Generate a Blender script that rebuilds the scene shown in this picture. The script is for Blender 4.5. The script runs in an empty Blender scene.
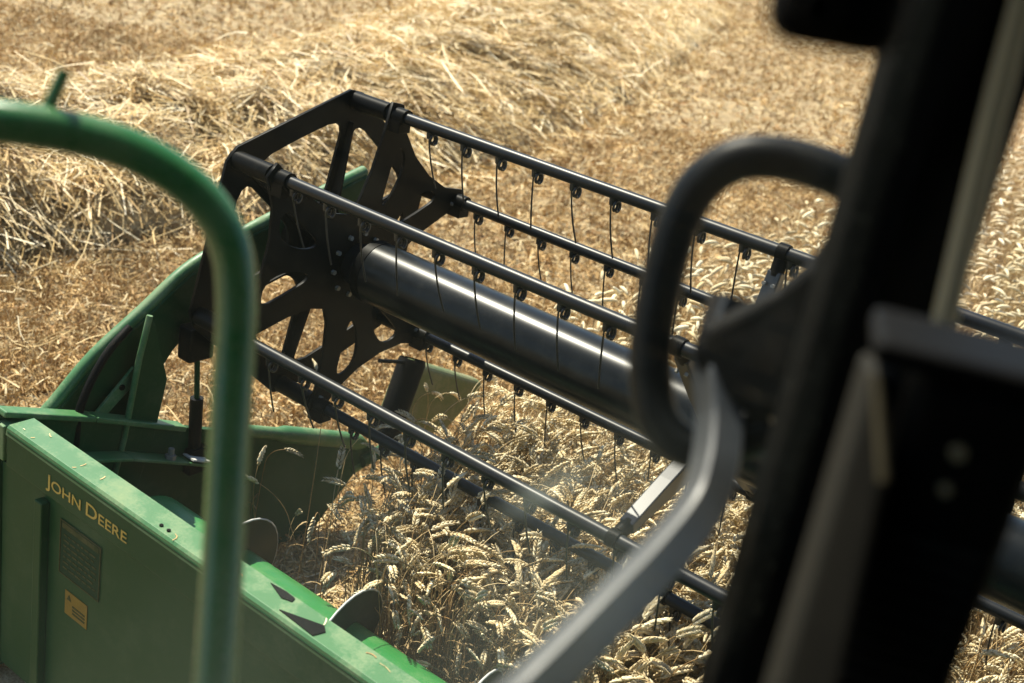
import bpy, bmesh, math, random
import numpy as np
from mathutils import Vector, Matrix

scene = bpy.context.scene
COL = scene.collection
R = math.radians

# ------------------------------------------------------------------ camera, world, sun, exposure
CAM_POS = (2.870, -3.017, 2.837)
RIGHT = Vector((0.77746188, 0.60537158, 0.17052352))
UP = Vector((-0.3569412, 0.2014741, 0.91214098))
BACK = Vector((0.51782815, -0.77002171, 0.37272049))
cam_data = bpy.data.cameras.new('camera')
cam = bpy.data.objects.new('camera', cam_data)
COL.objects.link(cam)
m = Matrix.Identity(4)
for i, ax in enumerate((RIGHT, UP, BACK)):
    for j in range(3):
        m[j][i] = ax[j]
for j in range(3):
    m[j][3] = CAM_POS[j]
cam.matrix_world = m
cam_data.sensor_width = 36.0
cam_data.lens = 42.04
cam_data.clip_start = 0.02
cam_data.clip_end = 2000
cam_data.dof.use_dof = True
cam_data.dof.focus_distance = 3.9
cam_data.dof.aperture_fstop = 2.9
scene.camera = cam

SUN = Vector((-0.52, 0.09, 0.85)).normalized()
world = bpy.data.worlds.new('World')
scene.world = world
world.use_nodes = True
nt = world.node_tree
bg = nt.nodes['Background']
sky = nt.nodes.new('ShaderNodeTexSky')
sky.sky_type = 'NISHITA'
sky.sun_disc = False
sky.sun_elevation = math.asin(SUN.z)
sky.sun_rotation = math.atan2(SUN.x, SUN.y)
nt.links.new(sky.outputs[0], bg.inputs[0])
bg.inputs[1].default_value = 0.10
sd = bpy.data.lights.new('sun', 'SUN')
sd.energy = 5.0
sd.angle = R(0.5)
sd.color = (1.0, 0.92, 0.78)
sun = bpy.data.objects.new('sun', sd)
sun.rotation_euler = SUN.to_track_quat('Z', 'Y').to_euler()
sun.location = (-5, 3, 12)
COL.objects.link(sun)
scene.view_settings.view_transform = 'Standard'
scene.view_settings.look = 'None'
scene.view_settings.exposure = 1.02
scene.view_settings.gamma = 1.0
scene.render.engine = 'CYCLES'
scene.cycles.use_denoising = True
scene.cycles.max_bounces = 7
scene.cycles.diffuse_bounces = 3
scene.cycles.transparent_max_bounces = 16

# ------------------------------------------------------------------ materials
def new_mat(name):
    mt = bpy.data.materials.new(name)
    mt.use_nodes = True
    return mt, mt.node_tree, mt.node_tree.nodes['Principled BSDF']

def node(t, kind, **kw):
    n = t.nodes.new(kind)
    for k, v in kw.items():
        setattr(n, k, v)
    return n

def ramp(t, fac, stops):
    r = node(t, 'ShaderNodeValToRGB')
    el = r.color_ramp.elements
    while len(el) < len(stops):
        el.new(0.5)
    for e, (p, c) in zip(el, stops):
        e.position = p
        e.color = (*c, 1)
    t.links.new(fac, r.inputs[0])
    return r

def noise(t, scale, detail=3, rough=0.55, coord='Object'):
    tc = node(t, 'ShaderNodeTexCoord')
    n = node(t, 'ShaderNodeTexNoise')
    n.inputs['Scale'].default_value = scale
    n.inputs['Detail'].default_value = detail
    n.inputs['Roughness'].default_value = rough
    t.links.new(tc.outputs[coord], n.inputs['Vector'])
    return n

def paint(name, col, dust, amount=0.35, rough=0.38, scale=9, lo=0.45, hi=0.75, coat=0.0, spec=.5):
    """painted metal with field dust lying on it in patches"""
    mt, t, b = new_mat(name)
    n = noise(t, scale, 6, 0.65)
    n2 = noise(t, scale * 14, 3, 0.6)
    mx = node(t, 'ShaderNodeMath', operation='MULTIPLY')
    ad = node(t, 'ShaderNodeMath', operation='ADD')
    t.links.new(n2.outputs[0], mx.inputs[0]); mx.inputs[1].default_value = 0.35
    t.links.new(n.outputs[0], ad.inputs[0]); t.links.new(mx.outputs[0], ad.inputs[1])
    mr = node(t, 'ShaderNodeMapRange')
    mr.inputs[1].default_value = lo + 0.17; mr.inputs[2].default_value = hi + 0.17
    mr.inputs[3].default_value = 0.0; mr.inputs[4].default_value = amount
    t.links.new(ad.outputs[0], mr.inputs[0])
    mix = node(t, 'ShaderNodeMix', data_type='RGBA')
    mix.inputs[6].default_value = (*col, 1); mix.inputs[7].default_value = (*dust, 1)
    t.links.new(mr.outputs[0], mix.inputs[0])
    t.links.new(mix.outputs[2], b.inputs['Base Color'])
    rr = node(t, 'ShaderNodeMapRange')
    rr.inputs[1].default_value = 0; rr.inputs[2].default_value = 0.5
    rr.inputs[3].default_value = rough; rr.inputs[4].default_value = min(1, rough + 0.4)
    t.links.new(mr.outputs[0], rr.inputs[0])
    t.links.new(rr.outputs[0], b.inputs['Roughness'])
    b.inputs['Coat Weight'].default_value = coat
    b.inputs['Coat Roughness'].default_value = 0.3
    b.inputs['Specular IOR Level'].default_value = spec
    return mt

DUST = (0.36, 0.30, 0.19)
M = {}
M['green'] = paint('shaded_green_paint', (0.008, 0.050, 0.015), (0.18, 0.20, 0.12), 0.17, 0.45, 7, .50, .80, spec=.12)  # base darkened below the true green to stand in for shade
M['green_drum'] = paint('green_drum_paint', (0.022, 0.16, 0.036), (0.2, 0.26, 0.12), 0.25, 0.38)
M['green_top'] = paint('dusty_lit_green_paint', (0.038, 0.135, 0.042), (0.30, 0.33, 0.19), 0.5, 0.45)  # same paint with a lighter base for sunlit tops, plus settled dust
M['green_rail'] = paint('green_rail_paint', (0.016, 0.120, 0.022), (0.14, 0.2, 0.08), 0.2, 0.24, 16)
M['olive'] = paint('faded_olive_plastic', (0.085, 0.115, 0.035), DUST, 0.5, 0.5)
M['black'] = paint('black_paint', (0.005, 0.005, 0.0046), DUST, 0.03, 0.42, 12, .55, .8, spec=.05)
M['steel_black'] = paint('black_steel_tube', (0.011, 0.012, 0.013), DUST, 0.03, 0.36, 14, .5, .8, spec=.22)
M['arm_steel'] = paint('black_arm_steel', (0.012, 0.013, 0.014), DUST, 0.04, 0.38, 14, .5, .8, spec=.6)
M['drum_black'] = paint('black_reel_tube', (0.007, 0.0085, 0.009), (0.30, 0.29, 0.24), 0.04, 0.28, 11, .48, .8, spec=.17)
M['wire'] = paint('spring_wire', (0.012, 0.012, 0.012), DUST, 0.1, 0.5, 30)
M['bolt'] = paint('zinc_bolt', (0.16, 0.16, 0.15), DUST, 0.4, 0.4, 40)
M['bright'] = paint('worn_bare_metal', (0.55, 0.55, 0.52), DUST, 0.3, 0.35, 30)
M['rubber'] = paint('black_rubber', (0.0025, 0.0025, 0.0025), (0.012, 0.011, 0.009), 0.2, 0.6, 20, spec=.1)
M['yellow'] = paint('yellow_decal', (0.46, 0.33, 0.05), DUST, 0.3, 0.55, 30)
M['faded'] = paint('faded_decal_print', (0.060, 0.062, 0.022), (0.03, 0.05, 0.02), 0.9, 0.6, 30, spec=.08)
M['decal'] = paint('dark_decal', (0.010, 0.036, 0.014), (0.05, 0.06, 0.035), 0.4, 0.6, 30, spec=.08)
M['caution'] = paint('faded_yellow_label', (0.20, 0.135, 0.022), (0.12, 0.10, 0.05), 0.5, 0.6, 30, spec=.1)
M['interior'] = paint('cab_plastic', (0.0035, 0.0035, 0.003), (0.010, 0.0095, 0.008), 0.3, 0.65, 8, spec=.08)
M['interior_trim'] = paint('cab_trim_plastic', (0.016, 0.015, 0.012), (0.028, 0.025, 0.018), 0.35, 0.6, 8, spec=.1)
M['mirror_black'] = paint('black_handle_coating', (0.004, 0.005, 0.006), (0.010, 0.010, 0.009), 0.2, 0.38, 14, spec=.12)
M['arm_coat'] = paint('satin_black_arm_coating', (0.026, 0.030, 0.033), (0.08, 0.08, 0.077), 0.12, 0.47, 14, spec=1.0)
M['button'] = paint('pale_button', (0.28, 0.25, 0.16), DUST, 0.1, 0.35, 30)
M['slat'] = paint('vent_slat_plastic', (0.02, 0.02, 0.018), (0.04, 0.04, 0.035), 0.2, 0.6, 20, spec=.1)
M['flight'] = paint('worn_dark_flight', (0.012, 0.028, 0.016), (0.10, 0.11, 0.08), 0.3, 0.5, 12, spec=.1)
M['edge'] = paint('trim_edge_plastic', (0.09, 0.075, 0.045), DUST, 0.1, 0.6, 12, spec=.1)
M['seal'] = paint('beige_window_seal', (0.36, 0.31, 0.19), DUST, 0.2, 0.6, 12, spec=.2)

def straw_mat(name, stops, rough=0.7, per_object=False, transl=0.12, spec=0.3, scale=60):
    mt, t, b = new_mat(name)
    geo = node(t, 'ShaderNodeNewGeometry')
    fac = geo.outputs['Random Per Island']
    if per_object:
        oi = node(t, 'ShaderNodeObjectInfo')
        a = node(t, 'ShaderNodeMath', operation='ADD'); a.inputs[1].default_value = 0
        mm = node(t, 'ShaderNodeMath', operation='MULTIPLY'); mm.inputs[1].default_value = 0.5
        t.links.new(oi.outputs['Random'], mm.inputs[0])
        m2 = node(t, 'ShaderNodeMath', operation='MULTIPLY'); m2.inputs[1].default_value = 0.5
        t.links.new(fac, m2.inputs[0])
        t.links.new(mm.outputs[0], a.inputs[0]); t.links.new(m2.outputs[0], a.inputs[1])
        fac = a.outputs[0]
    r = ramp(t, fac, stops)
    n = noise(t, scale, 2)
    mr = node(t, 'ShaderNodeMapRange')
    mr.inputs[1].default_value = 0.3; mr.inputs[2].default_value = 0.7
    mr.inputs[3].default_value = 0.72; mr.inputs[4].default_value = 1.2
    t.links.new(n.outputs[0], mr.inputs[0])
    nb = noise(t, 1.7, 4, 0.6)
    mb_ = node(t, 'ShaderNodeMapRange')
    mb_.inputs[1].default_value = 0.32; mb_.inputs[2].default_value = 0.68
    mb_.inputs[3].default_value = 0.72 if not per_object else 0.95; mb_.inputs[4].default_value = 1.25 if not per_object else 1.05
    t.links.new(nb.outputs[0], mb_.inputs[0])
    mm2 = node(t, 'ShaderNodeMath', operation='MULTIPLY')
    t.links.new(mr.outputs[0], mm2.inputs[0]); t.links.new(mb_.outputs[0], mm2.inputs[1])
    mul = node(t, 'ShaderNodeMix', data_type='RGBA', blend_type='MULTIPLY')
    mul.inputs[0].default_value = 1.0
    t.links.new(r.outputs[0], mul.inputs[6]); t.links.new(mm2.outputs[0], mul.inputs[7])
    t.links.new(mul.outputs[2], b.inputs['Base Color'])
    b.inputs['Roughness'].default_value = rough
    b.inputs['Specular IOR Level'].default_value = spec
    tr = node(t, 'ShaderNodeBsdfTranslucent')
    t.links.new(mul.outputs[2], tr.inputs['Color'])
    ms = node(t, 'ShaderNodeMixShader'); ms.inputs[0].default_value = transl
    out = t.nodes['Material Output']
    t.links.new(b.outputs[0], ms.inputs[1]); t.links.new(tr.outputs[0], ms.inputs[2])
    t.links.new(ms.outputs[0], out.inputs[0])
    return mt

M['ear'] = straw_mat('wheat_ear', [(0, (0.50, 0.37, 0.18)), (0.5, (0.70, 0.57, 0.34)), (1, (0.86, 0.77, 0.54))], per_object=True)
M['ear_far'] = straw_mat('wheat_ear_crop', [(0, (0.50, 0.37, 0.18)), (0.5, (0.70, 0.57, 0.34)), (1, (0.86, 0.77, 0.54))])
M['stem'] = straw_mat('wheat_stem', [(0, (0.30, 0.17, 0.06)), (0.5, (0.48, 0.33, 0.15)), (1, (0.64, 0.51, 0.29))], rough=0.5)
M['leaf'] = straw_mat('wheat_leaf', [(0, (0.30, 0.19, 0.08)), (1, (0.50, 0.38, 0.2))], transl=0.3)
M['stubble'] = straw_mat('stubble_straw', [(0, (0.25, 0.13, 0.042)), (0.42, (0.41, 0.255, 0.098)), (0.78, (0.52, 0.365, 0.165)), (1, (0.72, 0.59, 0.36))])
M['windrow'] = straw_mat('windrow_straw', [(0, (0.37, 0.22, 0.075)), (0.4, (0.54, 0.375, 0.155)), (0.78, (0.68, 0.52, 0.26)), (1, (0.82, 0.71, 0.47))], rough=0.5, spec=0.4)

def ground_mat():
    mt, t, b = new_mat('field_soil')
    n = noise(t, 5, 8, 0.7)
    n2 = noise(t, 90, 4, 0.7)
    ad = node(t, 'ShaderNodeMath', operation='ADD')
    t.links.new(n.outputs[0], ad.inputs[0]); t.links.new(n2.outputs[0], ad.inputs[1])
    mr = node(t, 'ShaderNodeMapRange')
    mr.inputs[1].default_value = 0.7; mr.inputs[2].default_value = 1.3
    t.links.new(ad.outputs[0], mr.inputs[0])
    r = ramp(t, mr.outputs[0], [(0, (0.17, 0.11, 0.055)), (0.4, (0.34, 0.24, 0.12)), (0.75, (0.50, 0.39, 0.22)), (1, (0.62, 0.52, 0.33))])
    t.links.new(r.outputs[0], b.inputs['Base Color'])
    b.inputs['Roughness'].default_value = 0.9
    bp = node(t, 'ShaderNodeBump'); bp.inputs['Strength'].default_value = 0.8; bp.inputs['Distance'].default_value = 0.03
    t.links.new(n2.outputs[0], bp.inputs['Height']); t.links.new(bp.outputs[0], b.inputs['Normal'])
    return mt
M['soil'] = ground_mat()

def glass_mat():
    """clear pane with dry field dust and a painted glint on it"""
    mt, t, b = new_mat('dusty_cab_glass')
    t.nodes.remove(b)
    out = t.nodes['Material Output']
    tr = node(t, 'ShaderNodeBsdfTransparent'); tr.inputs[0].default_value = (0.97, 0.985, 0.97, 1)
    gl = node(t, 'ShaderNodeBsdfGlossy'); gl.inputs['Roughness'].default_value = 0.02
    lw = node(t, 'ShaderNodeLayerWeight')
    pw = node(t, 'ShaderNodeMath', operation='POWER'); pw.inputs[1].default_value = 5.0
    t.links.new(lw.outputs['Facing'], pw.inputs[0])
    fr = node(t, 'ShaderNodeMapRange'); fr.inputs[3].default_value = 0.002; fr.inputs[4].default_value = 0.010
    t.links.new(pw.outputs[0], fr.inputs[0])
    m1 = node(t, 'ShaderNodeMixShader')
    t.links.new(fr.outputs[0], m1.inputs[0]); t.links.new(tr.outputs[0], m1.inputs[1]); t.links.new(gl.outputs[0], m1.inputs[2])
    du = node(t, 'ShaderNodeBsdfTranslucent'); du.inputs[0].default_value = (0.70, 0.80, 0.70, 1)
    tc = node(t, 'ShaderNodeTexCoord')
    def soft_ellipse(loc, rot, radius, power):
        mp = node(t, 'ShaderNodeMapping'); mp.vector_type = 'TEXTURE'
        mp.inputs['Location'].default_value = loc; mp.inputs['Rotation'].default_value = rot; mp.inputs['Scale'].default_value = radius
        t.links.new(tc.outputs['Object'], mp.inputs[0])
        ln = node(t, 'ShaderNodeVectorMath', operation='LENGTH'); t.links.new(mp.outputs[0], ln.inputs[0])
        mr = node(t, 'ShaderNodeMapRange', interpolation_type='SMOOTHSTEP')
        mr.inputs[1].default_value = 0; mr.inputs[2].default_value = 1; mr.inputs[3].default_value = power; mr.inputs[4].default_value = 0
        t.links.new(ln.outputs['Value'], mr.inputs[0])
        return mr.outputs[0]
    def mth(op, a, b):
        k = node(t, 'ShaderNodeMath', operation=op)
        for i, q in enumerate((a, b)):
            if hasattr(q, 'links'): t.links.new(q, k.inputs[i])
            else: k.inputs[i].default_value = q
        return k.outputs[0]
    n = noise(t, 9, 5, 0.6)
    nz = mth('MULTIPLY', n.outputs[0], 2.0)
    patch = mth('ADD', soft_ellipse((2.585, -2.74, 2.42), (0, 0, 0), (1, .27, .27), 0.011), soft_ellipse((2.585, -2.50, 2.45), (0, 0, 0), (1, .17, .14), 0.018))
    glint_streak = soft_ellipse((2.585, -2.535, 2.533), (0, 0, 0), (1, .06, .015), 0.055)  # pale ellipse standing in for a bright glint on the pane
    sp = noise(t, 220, 1, .5)
    spk = node(t, 'ShaderNodeMapRange'); spk.inputs[1].default_value = .70; spk.inputs[2].default_value = .75; spk.inputs[3].default_value = 0; spk.inputs[4].default_value = .03
    t.links.new(sp.outputs[0], spk.inputs[0])
    tot = mth('ADD', mth('MULTIPLY', mth('ADD', patch, 0.0012), nz), mth('ADD', glint_streak, spk.outputs[0]))
    class _o: pass
    mr = _o(); mr.outputs = [tot]
    m2 = node(t, 'ShaderNodeMixShader')
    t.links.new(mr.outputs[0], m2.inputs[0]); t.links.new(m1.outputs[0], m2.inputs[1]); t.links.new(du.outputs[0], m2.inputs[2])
    t.links.new(m2.outputs[0], out.inputs[0])
    return mt
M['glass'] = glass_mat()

# ------------------------------------------------------------------ helpers
def tag(o, label=None, cat=None, group=None, kind=None):
    if label: o['label'] = label
    if cat: o['category'] = cat
    if group: o['group'] = group
    if kind: o['kind'] = kind
    return o

def empty(name, loc=(0, 0, 0)):
    o = bpy.data.objects.new(name, None)
    o.empty_display_size = 0.1
    o.location = loc
    COL.objects.link(o)
    return o

def link_mesh(name, me, mat, parent=None):
    me.materials.clear()
    me.materials.append(mat)
    o = bpy.data.objects.new(name, me)
    COL.objects.link(o)
    if parent is not None:
        o.parent = parent
        w = Vector((0, 0, 0)); p = parent
        while p is not None:
            w += p.location; p = p.parent
        o.location = -w                      # shapes are written in world metres
    return o

class MB:
    def __init__(s): s.v = []; s.f = []; s.sm = []
    def add(s, vs, fs, smooth=False):
        k = len(s.v)
        s.v += [tuple(v) for v in vs]
        s.f += [tuple(i + k for i in f) for f in fs]
        s.sm += [smooth] * len(fs)
        return s
    def box(s, lo, hi, mat=None):
        (a, b, c), (d, e, f) = lo, hi
        vs = [(a, b, c), (d, b, c), (d, e, c), (a, e, c), (a, b, f), (d, b, f), (d, e, f), (a, e, f)]
        if mat is not None: vs = [mat @ Vector(v) for v in vs]
        return s.add(vs, [(0, 3, 2, 1), (4, 5, 6, 7), (0, 1, 5, 4), (1, 2, 6, 5), (2, 3, 7, 6), (3, 0, 4, 7)])
    def tube(s, pts, rad, n=12, caps=True, smooth=True):
        pts = [Vector(p) for p in pts]
        rad = rad if isinstance(rad, (list, tuple)) else [rad] * len(pts)
        tang = []
        for i in range(len(pts)):
            a = pts[max(0, i - 1)]; b = pts[min(len(pts) - 1, i + 1)]
            tang.append((b - a).normalized())
        u = tang[0].orthogonal().normalized()
        vs = []
        for i, p in enumerate(pts):
            u = (u - tang[i] * u.dot(tang[i])).normalized()
            w = tang[i].cross(u)
            for k in range(n):
                a = 2 * math.pi * k / n
                vs.append(p + (u * math.cos(a) + w * math.sin(a)) * rad[i])
        fs = []
        for i in range(len(pts) - 1):
            for k in range(n):
                fs.append((i * n + k, i * n + (k + 1) % n, (i + 1) * n + (k + 1) % n, (i + 1) * n + k))
        s.add(vs, fs, smooth)
        if caps:
            k0 = len(s.v)
            s.add(vs[:n], [tuple(reversed(range(n)))])
            s.add(vs[-n:], [tuple(range(n))])
        return s
    def prism(s, poly, axis, lo, hi):
        """polygon in the plane across axis, extruded from lo to hi"""
        def at(p, h):
            return {'x': (h, p[0], p[1]), 'y': (p[0], h, p[1]), 'z': (p[0], p[1], h)}[axis]
        n = len(poly)
        vs = [at(p, lo) for p in poly] + [at(p, hi) for p in poly]
        fs = [tuple(range(n)), tuple(reversed(range(n, 2 * n)))]
        fs += [(i, i + n, (i + 1) % n + n, (i + 1) % n) for i in range(n)]
        return s.add(vs, fs)
    def build(s, name, mat, parent=None, bevel=0.0, seg=2):
        me = bpy.data.meshes.new(name)
        me.from_pydata(s.v, [], s.f)
        me.polygons.foreach_set('use_smooth', s.sm)
        bm = bmesh.new(); bm.from_mesh(me)
        bmesh.ops.recalc_face_normals(bm, faces=bm.faces)
        bm.to_mesh(me); bm.free()
        o = link_mesh(name, me, mat, parent)
        if bevel:
            md = o.modifiers.new('bevel', 'BEVEL'); md.width = bevel; md.segments = seg
            md.limit_method = 'ANGLE'; md.angle_limit = R(40)
        return o

def spline(pts, sub=8):
    """Catmull-Rom through the points"""
    pts = [Vector(p) for p in pts]
    P = [pts[0] * 2 - pts[1]] + pts + [pts[-1] * 2 - pts[-2]]
    out = []
    for i in range(1, len(P) - 2):
        for k in range(sub):
            t = k / sub
            a, b, c, d = P[i - 1], P[i], P[i + 1], P[i + 2]
            out.append(0.5 * ((2 * b) + (c - a) * t + (2 * a - 5 * b + 4 * c - d) * t * t + (3 * b - a - 3 * c + d) * t ** 3))
    out.append(P[-2])
    return out

def chaikin(poly, n=2):
    for _ in range(n):
        q = []
        for i in range(len(poly)):
            a, b = poly[i], poly[(i + 1) % len(poly)]
            q.append((a[0] * .75 + b[0] * .25, a[1] * .75 + b[1] * .25))
            q.append((a[0] * .25 + b[0] * .75, a[1] * .25 + b[1] * .75))
        poly = q
    return poly

def curve_mesh(data, name):
    o = bpy.data.objects.new('temporary', data)
    COL.objects.link(o)
    bpy.context.view_layer.update()
    dg = bpy.context.evaluated_depsgraph_get()
    me = bpy.data.meshes.new_from_object(o.evaluated_get(dg))
    me.name = name
    bpy.data.objects.remove(o)
    return me

def plate_mesh(name, outline, holes, thick):
    """flat plate with cut-outs, lying in the YZ plane"""
    cu = bpy.data.curves.new(name, 'CURVE')
    cu.dimensions = '2D'; cu.fill_mode = 'BOTH'; cu.extrude = thick / 2; cu.bevel_depth = 0.0015
    for poly in [outline] + holes:
        sp = cu.splines.new('POLY'); sp.points.add(len(poly) - 1)
        for p, q in zip(sp.points, poly): p.co = (q[0], q[1], 0, 1)
        sp.use_cyclic_u = True
    me = curve_mesh(cu, name)
    for v in me.vertices:
        x, y, z = v.co
        v.co = (z, x, y)
    return me

def quad_mesh(name, V, F, mat, smooth=False):
    me = bpy.data.meshes.new(name)
    V = np.asarray(V, np.float32); F = np.asarray(F, np.int32)
    me.vertices.add(len(V)); me.vertices.foreach_set('co', V.ravel())
    me.loops.add(F.size); me.loops.foreach_set('vertex_index', F.ravel())
    me.polygons.add(len(F)); me.polygons.foreach_set('loop_start', np.arange(0, F.size, 4, dtype=np.int32))
    me.polygons.foreach_set('loop_total', np.full(len(F), 4, np.int32))
    if smooth: me.polygons.foreach_set('use_smooth', np.ones(len(F), bool))
    me.update(calc_edges=True)
    return me

CAMR = np.array([RIGHT[:], UP[:], BACK[:]])
CAMP = np.array(CAM_POS)
def in_view(P, margin=0.25):
    """which points lie in or near the view, and their distance (only to spend plants where they can be seen)"""
    c = (P - CAMP) @ CAMR.T
    d = np.maximum(-c[:, 2], 1e-3)
    u = c[:, 0] / d * 1196 / 512; v = c[:, 1] / d * 1196 / 512
    return (c[:, 2] < -0.5) & (np.abs(u) < 1 + margin) & (np.abs(v) < 0.667 + margin), d

# ------------------------------------------------------------------ ground
g = MB()
N = 40
s = 300.0
g.add([(-s, -s, 0), (s, -s, 0), (s, s, 0), (-s, s, 0)], [(0, 1, 2, 3)])
tag(g.build('field_ground', M['soil']), kind='structure')

rng = np.random.default_rng(7)

# ------------------------------------------------------------------ straw windrow
NEAR = np.array([(-3.2, -1.5), (-3.4, .9), (-3.6, 3.6), (-4.1, 6.6), (-5.3, 10.8), (-7.6, 16.5), (-11, 25)])
FAR = np.array([(-4.9, -1.2), (-6.0, 1.7), (-7.1, 4.4), (-8.6, 7.9), (-11.2, 12.6), (-14.6, 18.6), (-20, 27)])
def row_point(u, v):
    k = np.arange(len(NEAR))
    n = np.stack([np.interp(u, k, NEAR[:, i]) for i in (0, 1)], -1)
    f = np.stack([np.interp(u, k, FAR[:, i]) for i in (0, 1)], -1)
    return n + (f - n) * v[..., None]
ph = rng.uniform(0, 6.28, 12)
def lump(x, y):
    return (np.sin(1.9 * x + 1.1 * y + ph[0]) + np.sin(-1.3 * x + 2.3 * y + ph[1]) + np.sin(3.7 * x - 2.9 * y + ph[2]) * .7
            + np.sin(5.1 * x + 4.3 * y + ph[3]) * .5) / 3.2
def row_height(u, v, p):
    prof = np.clip(np.sin(np.pi * np.clip(v, 0, 1) ** .8) ** 0.5, 0, 1)
    return prof * (0.53 + 0.24 * lump(p[..., 0], p[..., 1]) + .13 * np.sin(5.3 * p[..., 0] + 1.1 * p[..., 1]) * np.sin(4.6 * p[..., 1] - 1.2 * p[..., 0] + 1) + .07 * np.sin(9.3 * p[..., 0] + 3.1 * p[..., 1]) * np.sin(7.1 * p[..., 1] - 4.2 * p[..., 0]))
uu, vv = np.meshgrid(np.linspace(0, 6, 150), np.linspace(0, 1, 44), indexing='ij')
P = row_point(uu, vv)
Z = row_height(uu, vv, P) - 0.17 + rng.normal(0, 0.02, uu.shape)
V = np.concatenate([P, Z[..., None]], -1).reshape(-1, 3)
nu, nv = uu.shape
idx = np.arange(nu * nv).reshape(nu, nv)
F = np.stack([idx[:-1, :-1], idx[1:, :-1], idx[1:, 1:], idx[:-1, 1:]], -1).reshape(-1, 4)
Vs = [V]; Fs = [F]; off = len(V)

def strands(base, ang, pitch, length, width, curl, roll, seg=3):
    """thin bent strips: one straw each"""
    n = len(base)
    d = np.stack([np.cos(ang) * np.cos(pitch), np.sin(ang) * np.cos(pitch), np.sin(pitch)], -1)
    side = np.stack([-np.sin(ang), np.cos(ang), np.zeros(n)], -1)
    upv = np.cross(side, d) * -1
    upv = np.cross(d, side)
    w = side * np.cos(roll)[:, None] + upv * np.sin(roll)[:, None]
    t = np.linspace(-.5, .5, seg + 1)
    rows = []
    for k in range(seg + 1):
        c = base + d * (length * t[k])[:, None]
        c = c + side * (curl[:, 0] * length * (t[k] ** 2 - .08))[:, None]
        c = c - np.array([0, 0, 1.0]) * (curl[:, 1] * length * (t[k] ** 2 - .08))[:, None]
        rows += [c - w * (width / 2)[:, None], c + w * (width / 2)[:, None]]
    V = np.stack(rows, 1).reshape(-1, 3)
    q = np.array([[2 * k, 2 * k + 1, 2 * k + 3, 2 * k + 2] for k in range(seg)])
    F = (np.arange(n)[:, None, None] * (2 * seg + 2) + q[None]).reshape(-1, 4)
    return V, F

n = 66000
u = rng.uniform(0, 1, n) ** 1.25 * 6; v = np.clip(rng.normal(.42, .24, n), -.06, .98)
p = row_point(u, v)
h = row_height(u, v, p) + rng.uniform(-.16, .05, n) + .11 * np.maximum(0, rng.normal(-.6, .8, n))
base = np.concatenate([p, np.maximum(h, .02)[:, None]], -1)
ang = -.5 + .7 * np.sin(1.3 * p[:, 0] + .8 * p[:, 1] + ph[4]) + .6 * np.sin(2.2 * p[:, 1] - 1.7 * p[:, 0] + ph[5]) + rng.normal(0.3, .68, n)
slope = (row_height(u, np.clip(v + .04, 0, 1), p) - row_height(u, np.clip(v - .04, 0, 1), p)) / .2
pitch = rng.normal(0, .22, n) - np.clip(slope, -1.2, 1.2) * np.cos(ang) * .28
L = rng.uniform(.22, .80, n)
ok, dist = in_view(base, .35)
wd = rng.uniform(.0045, .0095, n) * np.clip(dist / 7, .9, 2.2)
V, F = strands(base[ok], ang[ok], pitch[ok], L[ok], wd[ok], np.stack([rng.normal(0, .35, n), np.abs(rng.normal(.2, .35, n))], -1)[ok], rng.uniform(-.8, .8, n)[ok])
Vs.append(V); Fs.append(F + off)
wr = link_mesh('straw_windrow', quad_mesh('straw_windrow', np.concatenate(Vs), np.concatenate(Fs), None), M['windrow'])
tag(wr, 'long heap of loose golden cut straw lying across the stubble beyond the reel', 'straw', kind='stuff')

# ------------------------------------------------------------------ stubble and chaff on the cut ground
def crop_edge(y):
    return -0.16 - 0.035 * np.maximum(y, 0) + 0.05 * np.sin(y * 2.1)
def scatter(n, x0, x1, y0, y1):
    return np.stack([rng.uniform(x0, x1, n), rng.uniform(y0, y1, n)], -1)
Vs = []; Fs = []; off = 0
# tufts of cut stems
def stubs(n_tuft, x0, x1, y0, y1, per, wid, dmin, dmax, hgt):
    global off
    p = scatter(n_tuft, x0, x1, y0, y1)
    P3 = np.concatenate([p, np.zeros((len(p), 1))], -1)
    ok, d = in_view(P3, .3)
    ok &= (d >= dmin) & (d < dmax) & (p[:, 0] < crop_edge(p[:, 1]) - .02)
    P3 = np.repeat(P3[ok], per, 0); d = np.repeat(d[ok], per)
    n = len(P3)
    P3[:, :2] += rng.normal(0, .028, (n, 2))
    a = rng.uniform(0, 6.28, n); lean = np.abs(rng.normal(.15, .4, n))
    hh = rng.uniform(.45, 1.1, n) * hgt
    up = np.stack([np.cos(a) * np.sin(lean), np.sin(a) * np.sin(lean), np.cos(lean)], -1)
    b = a + rng.uniform(0, 6.28, n)
    sd_ = np.stack([np.cos(b), np.sin(b), np.zeros(n)], -1) * (wid * rng.uniform(.7, 1.4, n) / 2)[:, None]
    mid = P3 + up * (hh * .55)[:, None]
    top = P3 + up * hh[:, None] + np.stack([rng.normal(0, .02, n), rng.normal(0, .02, n), rng.normal(-.005, .008, n)], -1)
    V = np.stack([P3 - sd_, P3 + sd_, mid - sd_, mid + sd_, top - sd_ * .8, top + sd_ * .8], 1).reshape(-1, 3)
    F = (np.arange(n)[:, None, None] * 6 + np.array([[0, 1, 3, 2], [2, 3, 5, 4]])[None]).reshape(-1, 4)
    Vs.append(V); Fs.append(F + off); off += len(V)
stubs(30000, -9, .2, -2.5, 9.5, 7, .006, 0, 8.5, .11)
stubs(26000, -15, .2, 0, 18, 5, .009, 8.5, 15, .10)
stubs(30000, -36, 0, 5, 50, 5, .014, 15, 60, .10)
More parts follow.
